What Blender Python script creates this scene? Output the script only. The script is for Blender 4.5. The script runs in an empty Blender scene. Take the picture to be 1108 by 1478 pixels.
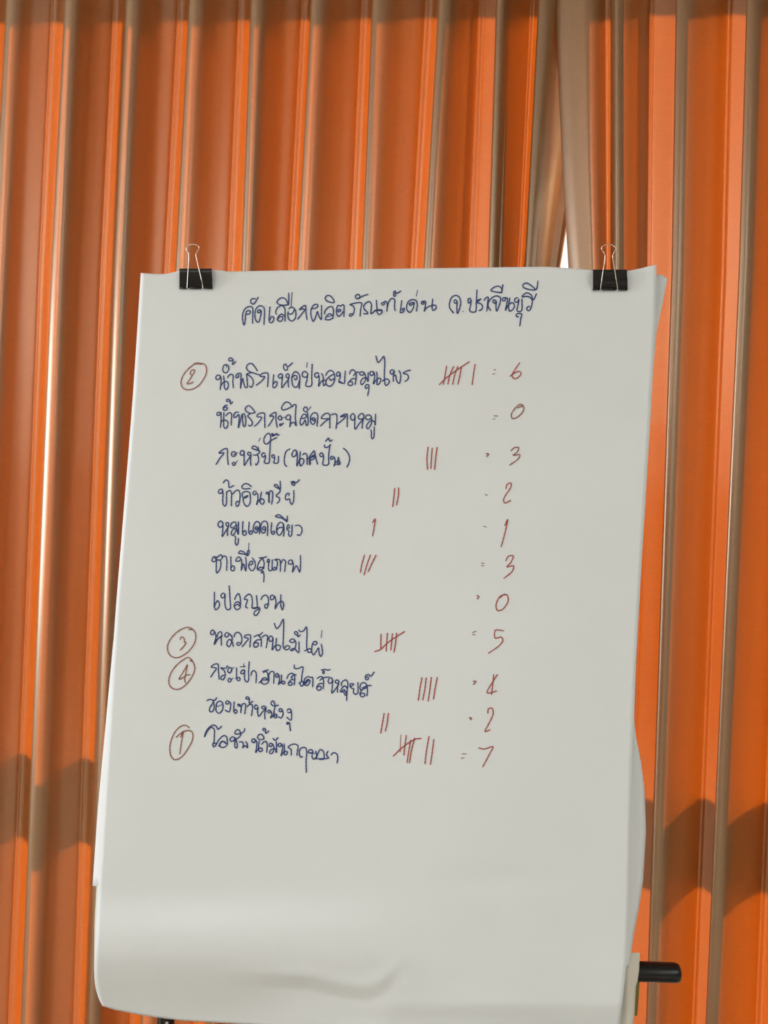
import bpy, bmesh, math, random
from mathutils import Vector, Matrix
random.seed(4)
S = bpy.context.scene
C = S.collection
R_ = math.radians

# ---------------- camera ----------------
CAM = Vector((0.0, 0.0, 1.45)); YAW = R_(5.0); ROLL = R_(2.2); F = 1250.0; W, H = 1108, 1478
fwd = Vector((-math.sin(YAW), math.cos(YAW), 0)); side = Vector((math.cos(YAW), math.sin(YAW), 0)); up = Vector((0, 0, 1))
cr = (side*math.cos(ROLL) + up*math.sin(ROLL)); cu = (up*math.cos(ROLL) - side*math.sin(ROLL))
cd = bpy.data.cameras.new('camera'); cam = bpy.data.objects.new('camera', cd); C.objects.link(cam)
m = Matrix((cr, cu, -fwd)).transposed().to_4x4(); m.translation = CAM; cam.matrix_world = m
cd.sensor_fit = 'HORIZONTAL'; cd.sensor_width = 36.0; cd.lens = 36.0*F/W; cd.clip_start = 0.02
S.camera = cam

# ---------------- sky, sun, lamps, exposure ----------------
wd = bpy.data.worlds.new('sky'); S.world = wd; wd.use_nodes = True
nt = wd.node_tree; nt.nodes.clear()
wo = nt.nodes.new('ShaderNodeOutputWorld'); bg = nt.nodes.new('ShaderNodeBackground')
tc = nt.nodes.new('ShaderNodeTexCoord'); sx = nt.nodes.new('ShaderNodeSeparateXYZ'); rp = nt.nodes.new('ShaderNodeValToRGB')
nt.links.new(tc.outputs['Generated'], sx.inputs[0]); nt.links.new(sx.outputs['Z'], rp.inputs[0])
rp.color_ramp.elements[0].position = 0.0; rp.color_ramp.elements[0].color = (1, 1, 1, 1)
rp.color_ramp.elements[1].position = 0.7; rp.color_ramp.elements[1].color = (0.7, 0.82, 1.0, 1)
nt.links.new(rp.outputs[0], bg.inputs[0]); bg.inputs[1].default_value = 1.3
nt.links.new(bg.outputs[0], wo.inputs[0])
SUN_EL, SUN_AZ = R_(32), R_(33)          # behind the window, from the right
sd = bpy.data.lights.new('sun', 'SUN'); sd.energy = 33.0; sd.angle = R_(0.9); sd.color = (1, 0.95, 0.85)
so = bpy.data.objects.new('sun', sd); C.objects.link(so)
to_sun = Vector((math.sin(SUN_AZ)*math.cos(SUN_EL), math.cos(SUN_AZ)*math.cos(SUN_EL), math.sin(SUN_EL)))
so.rotation_euler = to_sun.to_track_quat('Z', 'Y').to_euler(); so.location = (2, 6, 5)
for lx, ly, e, lc in ((-1.6, -1.3, 27, (1, .98, .88)), (1.6, -1.3, 27, (.90, .99, 1)), (-1.6, -3.6, 27, (1, .98, .88)), (1.6, -3.6, 27, (.90, .99, 1))):
    ld = bpy.data.lights.new('ceiling_lamp', 'AREA'); ld.shape = 'RECTANGLE'; ld.size = 1.2; ld.size_y = 0.6
    ld.energy = e; ld.color = lc
    lo = bpy.data.objects.new('ceiling_lamp', ld); C.objects.link(lo); lo.location = (lx, ly, 2.72)
wl = bpy.data.lights.new('side_window_daylight', 'AREA'); wl.shape = 'RECTANGLE'; wl.size = 1.3; wl.size_y = 1.5
wl.energy = 66; wl.color = (0.92, 0.97, 1.0)      # daylight entering by the window in the left wall
wlo = bpy.data.objects.new('side_window_daylight', wl); C.objects.link(wlo); wlo.location = (-3.55, 0.55, 1.6); wlo.rotation_euler = (0, -R_(90), 0)
S.view_settings.view_transform = 'Standard'; S.view_settings.look = 'None'
S.view_settings.gamma = 1.0; S.view_settings.use_curve_mapping = False; S.view_settings.exposure = 0.0

# ---------------- helpers ----------------
def at(px, py, d):
    """point at depth d (metres along the view axis) for a pixel of the photograph"""
    return CAM + fwd*d + cr*((px-W/2)/F*d) - cu*((py-H/2)/F*d)
def at_wall(px, py, Y):
    r = fwd + cr*((px-W/2)/F) - cu*((py-H/2)/F)
    return CAM + r*((Y-CAM.y)/r.y)
def lerp(a, b, t): return a+(b-a)*t
def pl(tab, t):
    """piecewise linear table lookup"""
    if t <= tab[0][0]: return tab[0][1]
    for (a, va), (b, vb) in zip(tab, tab[1:]):
        if t <= b: return va+(vb-va)*(t-a)/(b-a)
    return tab[-1][1]
def smooth(t): t = max(0, min(1, t)); return t*t*(3-2*t)
def mat(name, col, rough=0.6, metal=0.0, spec=0.5, coat=0.0):
    M = bpy.data.materials.new(name); M.use_nodes = True; b = M.node_tree.nodes['Principled BSDF']
    b.inputs['Base Color'].default_value = (*col, 1); b.inputs['Roughness'].default_value = rough
    b.inputs['Metallic'].default_value = metal; b.inputs['Specular IOR Level'].default_value = spec
    b.inputs['Coat Weight'].default_value = coat
    return M
def noisy(M, scale, amt, bump=0.0, stretch=(1, 1, 1), dist=0.001):
    """procedural tone variation and fine relief"""
    t = M.node_tree; b = t.nodes['Principled BSDF']; col = b.inputs['Base Color'].default_value[:]
    c = t.nodes.new('ShaderNodeTexCoord'); mp = t.nodes.new('ShaderNodeMapping'); n = t.nodes.new('ShaderNodeTexNoise')
    mp.inputs['Scale'].default_value = stretch; n.inputs['Scale'].default_value = scale; n.inputs['Detail'].default_value = 4
    t.links.new(c.outputs['Object'], mp.inputs[0]); t.links.new(mp.outputs[0], n.inputs['Vector'])
    r = t.nodes.new('ShaderNodeValToRGB')
    r.color_ramp.elements[0].position = .3; r.color_ramp.elements[1].position = .7
    r.color_ramp.elements[0].color = (*[x*(1-amt) for x in col[:3]], 1); r.color_ramp.elements[1].color = (*[min(1, x*(1+amt)) for x in col[:3]], 1)
    t.links.new(n.outputs[0], r.inputs[0]); t.links.new(r.outputs[0], b.inputs['Base Color'])
    if bump:
        bp = t.nodes.new('ShaderNodeBump'); bp.inputs['Strength'].default_value = bump; bp.inputs['Distance'].default_value = dist
        t.links.new(n.outputs[0], bp.inputs['Height']); t.links.new(bp.outputs[0], b.inputs['Normal'])
    return M
def mesh(name, vs, fs, M, parent=None, sm=True):
    me = bpy.data.meshes.new(name); me.from_pydata([tuple(v) for v in vs], [], fs); me.update()
    if sm: me.polygons.foreach_set('use_smooth', [True]*len(me.polygons))
    me.materials.append(M); o = bpy.data.objects.new(name, me); C.objects.link(o)
    if parent: o.parent = parent
    return o
def from_bm(name, bm, M, parent=None, sm=False):
    bmesh.ops.recalc_face_normals(bm, faces=bm.faces)
    me = bpy.data.meshes.new(name); bm.to_mesh(me); bm.free()
    if sm: me.polygons.foreach_set('use_smooth', [True]*len(me.polygons))
    me.materials.append(M); o = bpy.data.objects.new(name, me); C.objects.link(o)
    if parent: o.parent = parent
    return o
def bevel(o, w, seg=2):
    b = o.modifiers.new('bevel', 'BEVEL'); b.width = w; b.segments = seg; b.limit_method = 'ANGLE'
    return o
def add_box(bm, x0, x1, y0, y1, z0, z1):
    v = [bm.verts.new((x, y, z)) for x in (x0, x1) for y in (y0, y1) for z in (z0, z1)]
    for f in ((0, 1, 3, 2), (4, 6, 7, 5), (0, 4, 5, 1), (2, 3, 7, 6), (0, 2, 6, 4), (1, 5, 7, 3)): bm.faces.new([v[i] for i in f])
def hexa(bm, pts):
    """8 points: 4 front then the 4 behind them"""
    v = [bm.verts.new(p) for p in pts]
    for f in ((0, 1, 2, 3), (7, 6, 5, 4), (0, 4, 5, 1), (1, 5, 6, 2), (2, 6, 7, 3), (3, 7, 4, 0)): bm.faces.new([v[i] for i in f])
def add_tube(bm, pts, r, n=10, radii=None, cap=True):
    pts = [Vector(p) for p in pts]; rings = []
    prev = None
    for i, p in enumerate(pts):
        t = ((pts[min(i+1, len(pts)-1)]-p).normalized() + (p-pts[max(i-1, 0)]).normalized()).normalized()
        a = Vector((0, 0, 1)) if abs(t.z) < .9 else Vector((1, 0, 0))
        u = (prev - t*prev.dot(t)).normalized() if prev else t.cross(a).normalized()
        prev = u; v = t.cross(u); rr = radii[i] if radii else r
        rings.append([bm.verts.new(p+u*rr*math.cos(2*math.pi*k/n)+v*rr*math.sin(2*math.pi*k/n)) for k in range(n)])
    for a, b in zip(rings, rings[1:]):
        for k in range(n): bm.faces.new((a[k], a[(k+1) % n], b[(k+1) % n], b[k]))
    if cap:
        bm.faces.new(rings[0][::-1]); bm.faces.new(rings[-1])
def thing(name, label, cat, loc=(0, 0, 0), group=None):
    o = bpy.data.objects.new(name, None); C.objects.link(o); o.location = loc; o.empty_display_size = .1
    bpy.context.view_layer.update()
    return tag(o, label, cat, group)
def tag(o, label, cat, group=None):
    o['label'] = label; o['category'] = cat
    if group: o['group'] = group
    return o
def adopt(o, root):
    """make o a child of root without moving it (its mesh is in world coordinates)"""
    o.parent = root; o.matrix_parent_inverse = root.matrix_world.inverted()
    return o
def crom(P, step):
    """centripetal Catmull-Rom through 2-D points, resampled about every `step`"""
    if len(P) == 2: P = [P[0], P[1]]
    if len(P) < 3: return P
    Q = [(2*P[0][0]-P[1][0], 2*P[0][1]-P[1][1])]+P+[(2*P[-1][0]-P[-2][0], 2*P[-1][1]-P[-2][1])]
    out = []
    for i in range(1, len(Q)-2):
        p = [Vector(q) for q in Q[i-1:i+3]]
        t = [0]
        for a, b in zip(p, p[1:]): t.append(t[-1]+max(1e-4, (b-a).length)**.5)
        n = max(1, int((p[2]-p[1]).length/step))
        for k in range(n):
            s = lerp(t[1], t[2], k/n)
            A1 = p[0]*((t[1]-s)/(t[1]-t[0]))+p[1]*((s-t[0])/(t[1]-t[0]))
            A2 = p[1]*((t[2]-s)/(t[2]-t[1]))+p[2]*((s-t[1])/(t[2]-t[1]))
            A3 = p[2]*((t[3]-s)/(t[3]-t[2]))+p[3]*((s-t[2])/(t[3]-t[2]))
            B1 = A1*((t[2]-s)/(t[2]-t[0]))+A2*((s-t[0])/(t[2]-t[0]))
            B2 = A2*((t[3]-s)/(t[3]-t[1]))+A3*((s-t[1])/(t[3]-t[1]))
            out.append(tuple(B1*((t[2]-s)/(t[2]-t[1]))+B2*((s-t[1])/(t[2]-t[1]))))
    out.append(P[-1])
    return out

# ---------------- room shell ----------------
YW = 1.80                                   # room face of the window wall
M_wall = noisy(mat('painted_wall', (0.62, 0.58, 0.50), .8), 30, .04, .15)
M_ceil = mat('ceiling_paint', (0.72, 0.71, 0.67), .9)
M_floor = noisy(mat('floor_tile', (0.40, 0.36, 0.30), .45), 12, .12)
M_frame = mat('window_frame_metal', (0.30, 0.30, 0.29), .45, .6)
X0, X1, YB, ZC = -3.6, 3.6, -4.6, 2.78
def struct(name, boxes, M):
    bm = bmesh.new()
    for b in boxes: add_box(bm, *b)
    o = from_bm(name, bm, M); o['kind'] = 'structure'; return o
WX0, WX1, WZ0, WZ1 = -2.6, 2.6, 0.12, 2.63   # window opening
struct('floor', [(X0-.1, X1+.1, YB-.1, YW+.2, -.1, 0)], M_floor)
struct('ceiling', [(X0-.1, X1+.1, YB-.1, YW+.2, ZC, ZC+.1)], M_ceil)
struct('wall_left', [(X0-.1, X0, YB, -.15, 0, ZC), (X0-.1, X0, 1.25, YW, 0, ZC), (X0-.1, X0, -.15, 1.25, 0, .8), (X0-.1, X0, -.15, 1.25, 2.4, ZC)], M_wall)
struct('window_2', [(X0-.08, X0-.03, -.15, 1.25, .8, .84), (X0-.08, X0-.03, -.15, 1.25, 2.36, 2.4), (X0-.08, X0-.03, -.15, -.11, .84, 2.36), (X0-.08, X0-.03, 1.21, 1.25, .84, 2.36), (X0-.08, X0-.03, .53, .57, .84, 2.36)], M_frame)
struct('wall_right', [(X1, X1+.1, YB, YW, 0, ZC)], M_wall)
struct('wall_rear', [(X0-.1, X1+.1, YB-.1, YB, 0, ZC)], M_wall)
struct('wall_window', [(X0-.1, WX0, YW, YW+.15, 0, ZC), (WX1, X1+.1, YW, YW+.15, 0, ZC),
                       (WX0, WX1, YW, YW+.15, 0, WZ0), (WX0, WX1, YW, YW+.15, WZ1, ZC)], M_wall)
win = struct('window_1', [(WX0, WX1, YW+.05, YW+.1, WZ1-.03, WZ1), (WX0, WX1, YW+.05, YW+.1, WZ0, WZ0+.04),
                          (WX0, WX0+.04, YW+.05, YW+.1, WZ0, WZ1), (WX1-.04, WX1, YW+.05, YW+.1, WZ0, WZ1)], M_frame)
RAIL = (1.045, 1.17)
MULL = (-2.05, -0.43, 1.19)
bm = bmesh.new(); add_box(bm, WX0+.04, WX1-.04, YW+.05, YW+.1, *RAIL); bevel(from_bm('window_rail', bm, M_frame, win), .004)
for x in MULL:
    bm = bmesh.new(); add_box(bm, x-.018, x+.018, YW+.045, YW+.105, WZ0+.04, WZ1-.03); bevel(from_bm('window_mullion', bm, M_frame, win), .004)
G = bpy.data.materials.new('window_glass'); G.use_nodes = True; g = G.node_tree; g.nodes.clear()
o_ = g.nodes.new('ShaderNodeOutputMaterial'); mx = g.nodes.new('ShaderNodeMixShader'); tr = g.nodes.new('ShaderNodeBsdfTransparent')
gl = g.nodes.new('ShaderNodeBsdfGlossy'); gl.inputs['Roughness'].default_value = .02; mx.inputs[0].default_value = .06
tr.inputs[0].default_value = (.95, .97, .96, 1)
g.links.new(tr.outputs[0], mx.inputs[1]); g.links.new(gl.outputs[0], mx.inputs[2]); g.links.new(mx.outputs[0], o_.inputs[0])
xs = [WX0+.04]+[v for x in MULL for v in (x-.018, x+.018)]+[WX1-.04]
for i in range(0, len(xs), 2):
    for z0, z1 in ((WZ0+.04, RAIL[0]), (RAIL[1], WZ1-.03)):
        bm = bmesh.new(); add_box(bm, xs[i], xs[i+1], YW+.073, YW+.079, z0, z1); from_bm('window_pane', bm, G, win)
M_gr = noisy(mat('outside_paving', (0.30, 0.29, 0.27), .9), 3, .2)
o = struct('trim_1', [(X0, X1, YW-.12, YW-.02, ZC-.02, ZC-.0005)], M_ceil)
gnd = struct('floor_outside', [(-30, 30, YW+.16, 60, -.3, -.12)], M_gr)

# ---------------- curtains ----------------
M_cur = bpy.data.materials.new('curtain_fabric'); M_cur.use_nodes = True; t = M_cur.node_tree
pb = t.nodes['Principled BSDF']; out = t.nodes['Material Output']
pb.inputs['Roughness'].default_value = .42; pb.inputs['Specular IOR Level'].default_value = .3
c = t.nodes.new('ShaderNodeTexCoord'); mp = t.nodes.new('ShaderNodeMapping'); mp.inputs['Scale'].default_value = (90, 90, 900)
n1 = t.nodes.new('ShaderNodeTexNoise'); n1.inputs['Scale'].default_value = 1.0; n1.inputs['Detail'].default_value = 3
t.links.new(c.outputs['Object'], mp.inputs[0]); t.links.new(mp.outputs[0], n1.inputs['Vector'])
def ramp(c0, c1):
    r = t.nodes.new('ShaderNodeValToRGB'); r.color_ramp.elements[0].position = .3; r.color_ramp.elements[1].position = .72
    r.color_ramp.elements[0].color = (*c0, 1); r.color_ramp.elements[1].color = (*c1, 1); t.links.new(n1.outputs[0], r.inputs[0]); return r
ra = ramp((0.21, 0.10, 0.022), (0.26, 0.125, 0.028)); t.links.new(ra.outputs[0], pb.inputs['Base Color'])
rb = ramp((0.82, 0.325, 0.004), (0.94, 0.375, 0.006))
tl = t.nodes.new('ShaderNodeBsdfTranslucent'); t.links.new(rb.outputs[0], tl.inputs[0])
bp = t.nodes.new('ShaderNodeBump'); bp.inputs['Strength'].default_value = .12; bp.inputs['Distance'].default_value = .0004
t.links.new(n1.outputs[0], bp.inputs['Height']); t.links.new(bp.outputs[0], pb.inputs['Normal'])
mx = t.nodes.new('ShaderNodeMixShader'); mx.inputs[0].default_value = .36
t.links.new(pb.outputs[0], mx.inputs[1]); t.links.new(tl.outputs[0], mx.inputs[2]); m2 = t.nodes.new('ShaderNodeMixShader'); m2.inputs[0].default_value = .24
gs = t.nodes.new('ShaderNodeBsdfGlossy'); gs.inputs[0].default_value = (1, .84, .66, 1); gs.inputs['Roughness'].default_value = .38
t.links.new(bp.outputs[0], gs.inputs['Normal']); t.links.new(mx.outputs[0], m2.inputs[1]); t.links.new(gs.outputs[0], m2.inputs[2]); t.links.new(m2.outputs[0], out.inputs[0])

YC = 1.55                                   # middle of the curtain folds
ZT, ZB = 2.69, 0.03
# one pleat: (u, depth towards the room) from its left silhouette edge round to the next one
def profile(ov, uc, dc):
    return [(0.0, .86), (.018, .935), (.06, .985), (.115, 1.0), (.18, .955), (.26, .83), (.36, .635), (.47, .445), (.6, .275), (uc-.10, .105+dc*.7), (uc-.045, .035+dc), (uc-.018, .056+dc), (uc+.002, .050+dc), (uc+.030, .046+dc),
            (uc+.075, .085+dc), (1.0, .24), (1.0+ov*.5, .38), (1.0+ov*.92, .54), (1.0+ov, .63), (1.0+ov*.93, .74), (1.0+ov*.5, .79), (1.0+ov*.12, .83)]
# silhouette edges: pixel x at y = 0, 390, 1478 ; overlap ; crease position ; depth
L = [(-79, -98, -150, .22, .85, .02), (9, -10, -60, .22, .84, .02), (93.5, 74, 30, .22, .84, .02), (182, 165, 127, .2, .86, .04), (273, 253, 203, .22, .86, .02),
     (362, 348, 296, .2, .88, .03), (449, 429, 378, .2, .87, .02), (537, 522, 470, .24, .85, .02), (633, 611, 560, .22, .74, .02),
     (716, 704, 655, .34, .84, .02), (777, 757, 735, .35, .8, .0)]
Rr = [(881, 881, 850, .24, .64, .02), (975, 969, 932, .24, .80, .02), (1077, 1066, 1018, .22, .84, .02), (1168, 1156, 1110, .2, .85, .03), (1262, 1250, 1205, .2, .85, .03)]
def edge_x(row, z):
    """world x of an edge row at height z"""
    pts = sorted((at_wall(row[k], py, YC).z, at_wall(row[k], py, YC).x) for k, py in ((2, 1478), (1, 390), (0, 0)))
    if z > pts[-1][0]: return pts[-1][1]
    if z < pts[0][0]: return pts[0][1]
    return pl(pts, z)
def fold_strip(cols, name, label, group=None):
    """cols(z) -> list of (x, y) across the cloth; lofted over the height, given thickness by its hems"""
    NZ = 70; vs = []; n = None
    for j in range(NZ+1):
        z = lerp(ZT, ZB, j/NZ); row = cols(z)
        n = len(row)
        for x, y in row: vs.append((x, y, z))
    fs = [(j*n+i, j*n+i+1, (j+1)*n+i+1, (j+1)*n+i) for j in range(NZ) for i in range(n-1)]
    return mesh(name, vs, fs, M_cur)
def pleats(rows, lastx, amp, seed):
    rnd = random.Random(seed); A = [amp*rnd.uniform(.84, 1.1) for _ in rows]; ph = [rnd.uniform(0, 6.28) for _ in rows]
    def cols(z):
        xs = [edge_x(r, z) if isinstance(r[0], (int, float)) and len(r) == 6 else r[0] for r in rows]+[lastx(z)]
        P = []
        for i, r in enumerate(rows):
            w = xs[i+1]-xs[i]; ov, uc, dc = r[-3:]
            a = A[i]*(1+.10*math.sin(z*2.1+ph[i])); nxt = A[i+1]*(1+.10*math.sin(z*2.1+ph[i+1])) if i+1 < len(rows) else a
            for u, d in profile(ov, uc+.015*math.sin(z*1.7+ph[i]), dc):
                aa = lerp(a, nxt, smooth((u-.5)/.5))
                y = YC+.5*amp-aa*d; P.append(((xs[i]+w*u)*(y/YC), y))
        return P
    return cols
def densify(P, step):
    return crom(P, step)
w = 0.112
def regular(x0, n, sgn):
    return [(x0+sgn*w*k, .21, .85, .02) for k in range(n)]
AMP = .062
xl0 = edge_x(L[0], 1.5)
leftrows = [(xl0-w*k+0.0, .21, .85, .02) for k in range(14, 0, -1)]+L
def left_end(z):                            # where the last pleat of the left curtain ends
    return pl([(.0, .20), (1.2, .245), (at_wall(812, 387, YC).z, at_wall(806, 387, YC).x), (at_wall(820, 313, YC).z, at_wall(818, 313, YC).x), (at_wall(862, 30, YC).z, at_wall(858, 30, YC).x), (3, at_wall(862, 0, YC).x)], z)
def left_cols_fixed():
    N = None
    # equal number of columns per row: resample by index on the spline
    def f(z):
        P = pleats(leftrows, lambda z: left_end(z), AMP, 3)(z)[:-6]
        x, y = P[-1]; hw = .058
        return resample(P+[(x+.002, y+.003), (x-.001, y+.006), (x-hw*.5, y+.009), (x-hw, y+.010)], 5)
    return f
def resample(P, k):
    """k samples per control segment (uniform Catmull-Rom) so that every row has the same count"""
    Q = [P[0]]+P+[P[-1]]; o = []
    for i in range(1, len(Q)-2):
        p0, p1, p2, p3 = Q[i-1:i+3]
        for q in range(k):
            s = q/k
            o.append(tuple(.5*((2*p1[a])+(-p0[a]+p2[a])*s+(2*p0[a]-5*p1[a]+4*p2[a]-p3[a])*s*s+(-p0[a]+3*p1[a]-3*p2[a]+p3[a])*s**3) for a in (0, 1)))
    o.append(P[-1]); return o
cl = fold_strip(left_cols_fixed(), 'curtain', None)
tag(cl, 'wide orange curtain in deep pleats left of the narrow bright gap', 'curtain')
# the right curtain: its leading edge laps in front of the left one at the top
def right_lead(z):
    pts = [(at_wall(838, 1478, YC-.045).z, at_wall(838, 1478, YC-.045).x), (at_wall(826, 387, YC-.045).z, at_wall(826, 387, YC-.045).x),
           (at_wall(816, 221, YC-.045).z, at_wall(816, 221, YC-.045).x), (at_wall(810, 74, YC-.045).z, at_wall(810, 74, YC-.045).x), (at_wall(807, 0, YC-.045).z, at_wall(807, 0, YC-.045).x)]
    return pl(pts, z)
rl = edge_x(Rr[-1], 1.5)
rightrows = Rr+[(rl+w*k, .21, .85, .02) for k in range(1, 12)]
def right_f(z):
    P = pleats(rightrows, lambda z: rl+w*12, AMP, 9)(z)[:-6]
    x0 = right_lead(z); x1 = P[0][0]; wd_ = x1-x0
    hw = pl([(1.5, .035), (1.9, .058), (2.4, .074)], z)
    lead = [(x0+hw, YC-.004), (x0+hw*.4, YC+.001), (x0+.001, YC-.006), (x0+.0005, YC-.010), (x0+wd_*.18, YC-.022), (x0+wd_*.38, YC-.030), (x0+wd_*.52, YC-.034), (x0+wd_*.66, YC-.030),
            (x0+wd_*.84, YC-.016), (x0+wd_*.93, YC-.010), (x1+.004, YC-.018), (x1+.016, YC-.026), (x1+.019, YC-.031), (x1+.016, YC-.035), (x1+.006, YC-.038)]
    return resample(lead+P, 5)
c2 = fold_strip(right_f, 'curtain', None)
tag(c2, 'orange curtain right of the bright gap, its taupe leading edge lapping over the other', 'curtain')
for o in (cl, c2):
    s = o.modifiers.new('cloth', 'SOLIDIFY'); s.thickness = .0006; s.offset = 0
# curtain track on the ceiling
tk = thing('curtain_track', 'white metal curtain track fixed to the ceiling above both curtains', 'curtain track', (0, YC, ZC-.02))
bm = bmesh.new(); add_box(bm, -2.6, 2.6, YC-.02, YC+.02, 2.715, ZC-.0205)
adopt(bevel(from_bm('rail', bm, mat('track_white', (.7, .7, .68), .4)), .003), tk)
bm = bmesh.new()
for k in range(46): add_box(bm, -2.0+k*.085, -1.992+k*.085, YC-.004, YC+.004, 2.695, 2.716)
hk = adopt(from_bm('hook', bm, M_frame), tk); hk['kind'] = 'stuff'

def exec_writing():
    T = 10.073
    ink('handwritten_line', [
     (345,415,T,"95,390 110,345 145,335 165,352 145,385 95,392 90,460 70,545 50,470 55,370 95,300 150,275 193,292 197,400 195,520; 275,140 250,190 205,240 170,220 172,180 205,160 240,168; 265,345 275,368 305,358 310,330 285,325 265,345; 310,330 322,345 312,410 280,505 245,480 228,400 245,310 300,265 350,282 366,320 360,540; 446,280 438,400 440,500 470,512 502,470 497,430 470,425 445,475; 540,390 530,360 560,290 620,262 660,300 668,400 665,490; 660,420 620,385 580,410 555,470 600,492 632,460 625,425 590,425 560,470; 715,250 640,257 570,240 550,215 575,170 630,148 680,175 715,250 720,80; 768,72 755,280; 720,310 760,285 805,310 824,370 812,450 765,488 722,460 708,400 712,350; 715,375 750,388 790,350 800,320; 850,460 900,395 950,325 930,308 875,320 960,260 970,350 985,465"),
     (440,410,T,"95,355 140,355 185,325 180,300 140,298 100,340 85,400 95,490 120,542 150,490 180,400 200,460 235,515 240,400 240,310; 290,440 285,405 330,345 380,325 410,360 405,500; 405,465 360,430 320,460 295,510 350,520 400,495; 330,475 400,455; 290,210 310,175 350,165 395,200 425,265 360,262 310,240 290,210; 565,475 567,360 565,310 545,300 520,320 480,310 462,350 460,430 485,470 520,450 555,400; 470,385 490,405 520,380 500,365 470,385; 650,300 690,285 820,275 808,370 800,470; 650,300 700,320 718,370 690,450 655,470 645,450 665,430 690,440; 740,210 735,170 770,150 795,170 790,205 750,212; 780,205 850,170 915,150; 850,430 915,428 900,405 862,365 855,320 880,280 930,255 962,285 962,360 960,432 1010,395 1060,380 1108,388"),
     (540,405,T,"0,440 50,425 110,430 108,465 65,495 45,470 38,400 30,285; 110,350 100,335 130,320 150,335 125,358 110,350; 130,320 165,300 187,335 182,445; 185,400 210,310 255,258 295,280 292,370 303,440; 275,180 300,150 310,185 285,195 280,220 300,228 315,205; 310,175 335,182 385,150; 398,290 388,380 380,465 410,460 440,415 430,400 400,430; 505,330 520,360 560,340 578,322 540,318 510,340; 580,322 565,400 520,460 480,435 470,370 500,300 560,275 610,295 625,350 612,445; 628,140 610,225; 700,300 685,318 690,340 712,342 722,322 705,305 740,300 742,360 725,445 760,395 830,365 890,360 898,400 850,432 840,400 848,265"),
     (640,405,7.387,"105,345 65,290 65,230 90,175 130,158 165,175 182,230 172,290 148,350 140,290 142,220 120,205 112,230 130,242 145,225; 206,329 210,329; 290,190 265,195 262,235 280,235 292,205 290,250 280,325 338,332 348,240 355,100; 350,215 400,195 385,205 358,232 400,250 415,280 400,310 378,318; 432,210 455,180 475,178 470,230 460,325; 505,320 480,290 475,240 520,180 570,163 605,185 600,240 565,325 558,270 560,222 535,205 525,225 545,242 560,222; 618,128 560,122 505,105 540,70 590,60 620,90 618,128 632,42; 625,210 635,185 660,190 650,215 630,215; 655,180 680,190 672,250 660,315 690,260 735,235 755,270 735,310 705,325 692,280 705,185; 790,180 760,195 760,225 785,228 803,200 795,250 785,325 828,322 835,195; 800,385 780,385 775,360 800,350 830,355 822,410 812,485; 835,165 885,130 930,150 955,205 990,140; 835,175 900,170 940,200 940,260 910,322 888,310 890,285 918,272; 1004,3 1000,50 985,95 900,92 850,70 845,45 880,25 930,50 980,95")],
     M_blue, 1.95, 'blue handwritten Thai heading across the top of the sheet')
    Z = 11.08
    ink('handwritten_line', [
     (305,512,Z,"145,335 100,325 72,355 80,395 120,392 145,345 155,390 150,460 138,560; 145,500 200,435 250,430 270,470 260,530 235,558 210,530 205,440 195,335; 185,210 200,170 240,158 275,190 270,250 235,290 195,275 180,230 185,210; 240,165 242,200; 330,90 300,100 275,85 290,55 325,55 345,90 335,155 390,110; 258,370 275,335 315,310 345,330 342,430 350,530; 440,320 430,355 400,368 390,345 410,310 445,295 470,302 470,400 465,535 480,440 500,380 515,450 545,525 570,520 572,430 560,310; 735,260 690,190 640,140 590,150 560,195 565,230 600,265 680,295 780,328; 560,312 600,292 645,288; 575,315 640,365 668,420 660,490 630,520 610,500; 715,490 800,420 850,352 780,345 785,320 830,295 890,290 905,310 905,400 898,510; 995,315 987,420 985,520 1005,530 1045,480 1045,435 1020,430 990,470"),
     (395,512,Z,"140,330 120,305 85,320 70,350 88,372 125,365 140,330 130,430 130,525 180,460 235,375 200,360 195,330 225,305 245,325 230,420 235,520; 300,130 215,192 190,150 160,165 155,210 185,250 212,240 220,200; 330,375 345,402 370,380 365,340 330,330 300,360; 405,545 412,440 415,345 390,295 350,272 318,288 290,350 290,430 310,500 350,522 385,490 405,420; 540,300 505,268 465,280 452,320 468,350 505,360 538,335 540,300 530,400 512,495 580,505 605,480 605,350 613,150; 535,125 525,200; 718,310 700,290 660,300 652,330 668,360 700,362 718,330 725,400 715,505 750,440 800,405 830,420 825,470 800,495 790,460 788,350 765,300; 830,330 860,275 910,250 955,280 975,350 960,440 910,500 870,500 835,460 840,405 890,350 960,310; 885,375 910,410 965,380; 1060,300 1040,275 1010,290 1002,325 1020,345 1050,325 1060,300 1060,360 1040,435 1108,458"),
     (490,507,T,"0,440 65,467 75,380 82,285; 145,330 155,290 185,268 220,290 240,335 235,420 225,485; 200,355 240,310 275,300; 230,400 195,395 140,440 120,475 150,500 185,485 185,450 145,440; 350,305 310,298 288,322 310,347 350,340 350,305 380,370 370,430 320,485 305,450 330,400 390,385 412,440 415,310; 405,520 385,545 370,520 385,490 422,490 425,530 408,645; 495,300 450,295 440,330 455,352 485,345 495,300 510,360 490,475 530,420 580,390 600,410 575,470 545,485 545,400 540,300; 525,70 560,162 600,125 640,75 655,150 650,300 652,420 670,497 700,480 722,440 700,405 660,405 620,435; 795,290 770,268 740,280 738,320 760,335 795,290 780,360 780,440; 785,365 810,345 830,430 865,467 885,400 882,320 860,280; 1030,275 980,285 925,320 985,340 1000,380 980,420 945,440")],
     M_blue, 1.9)
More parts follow.
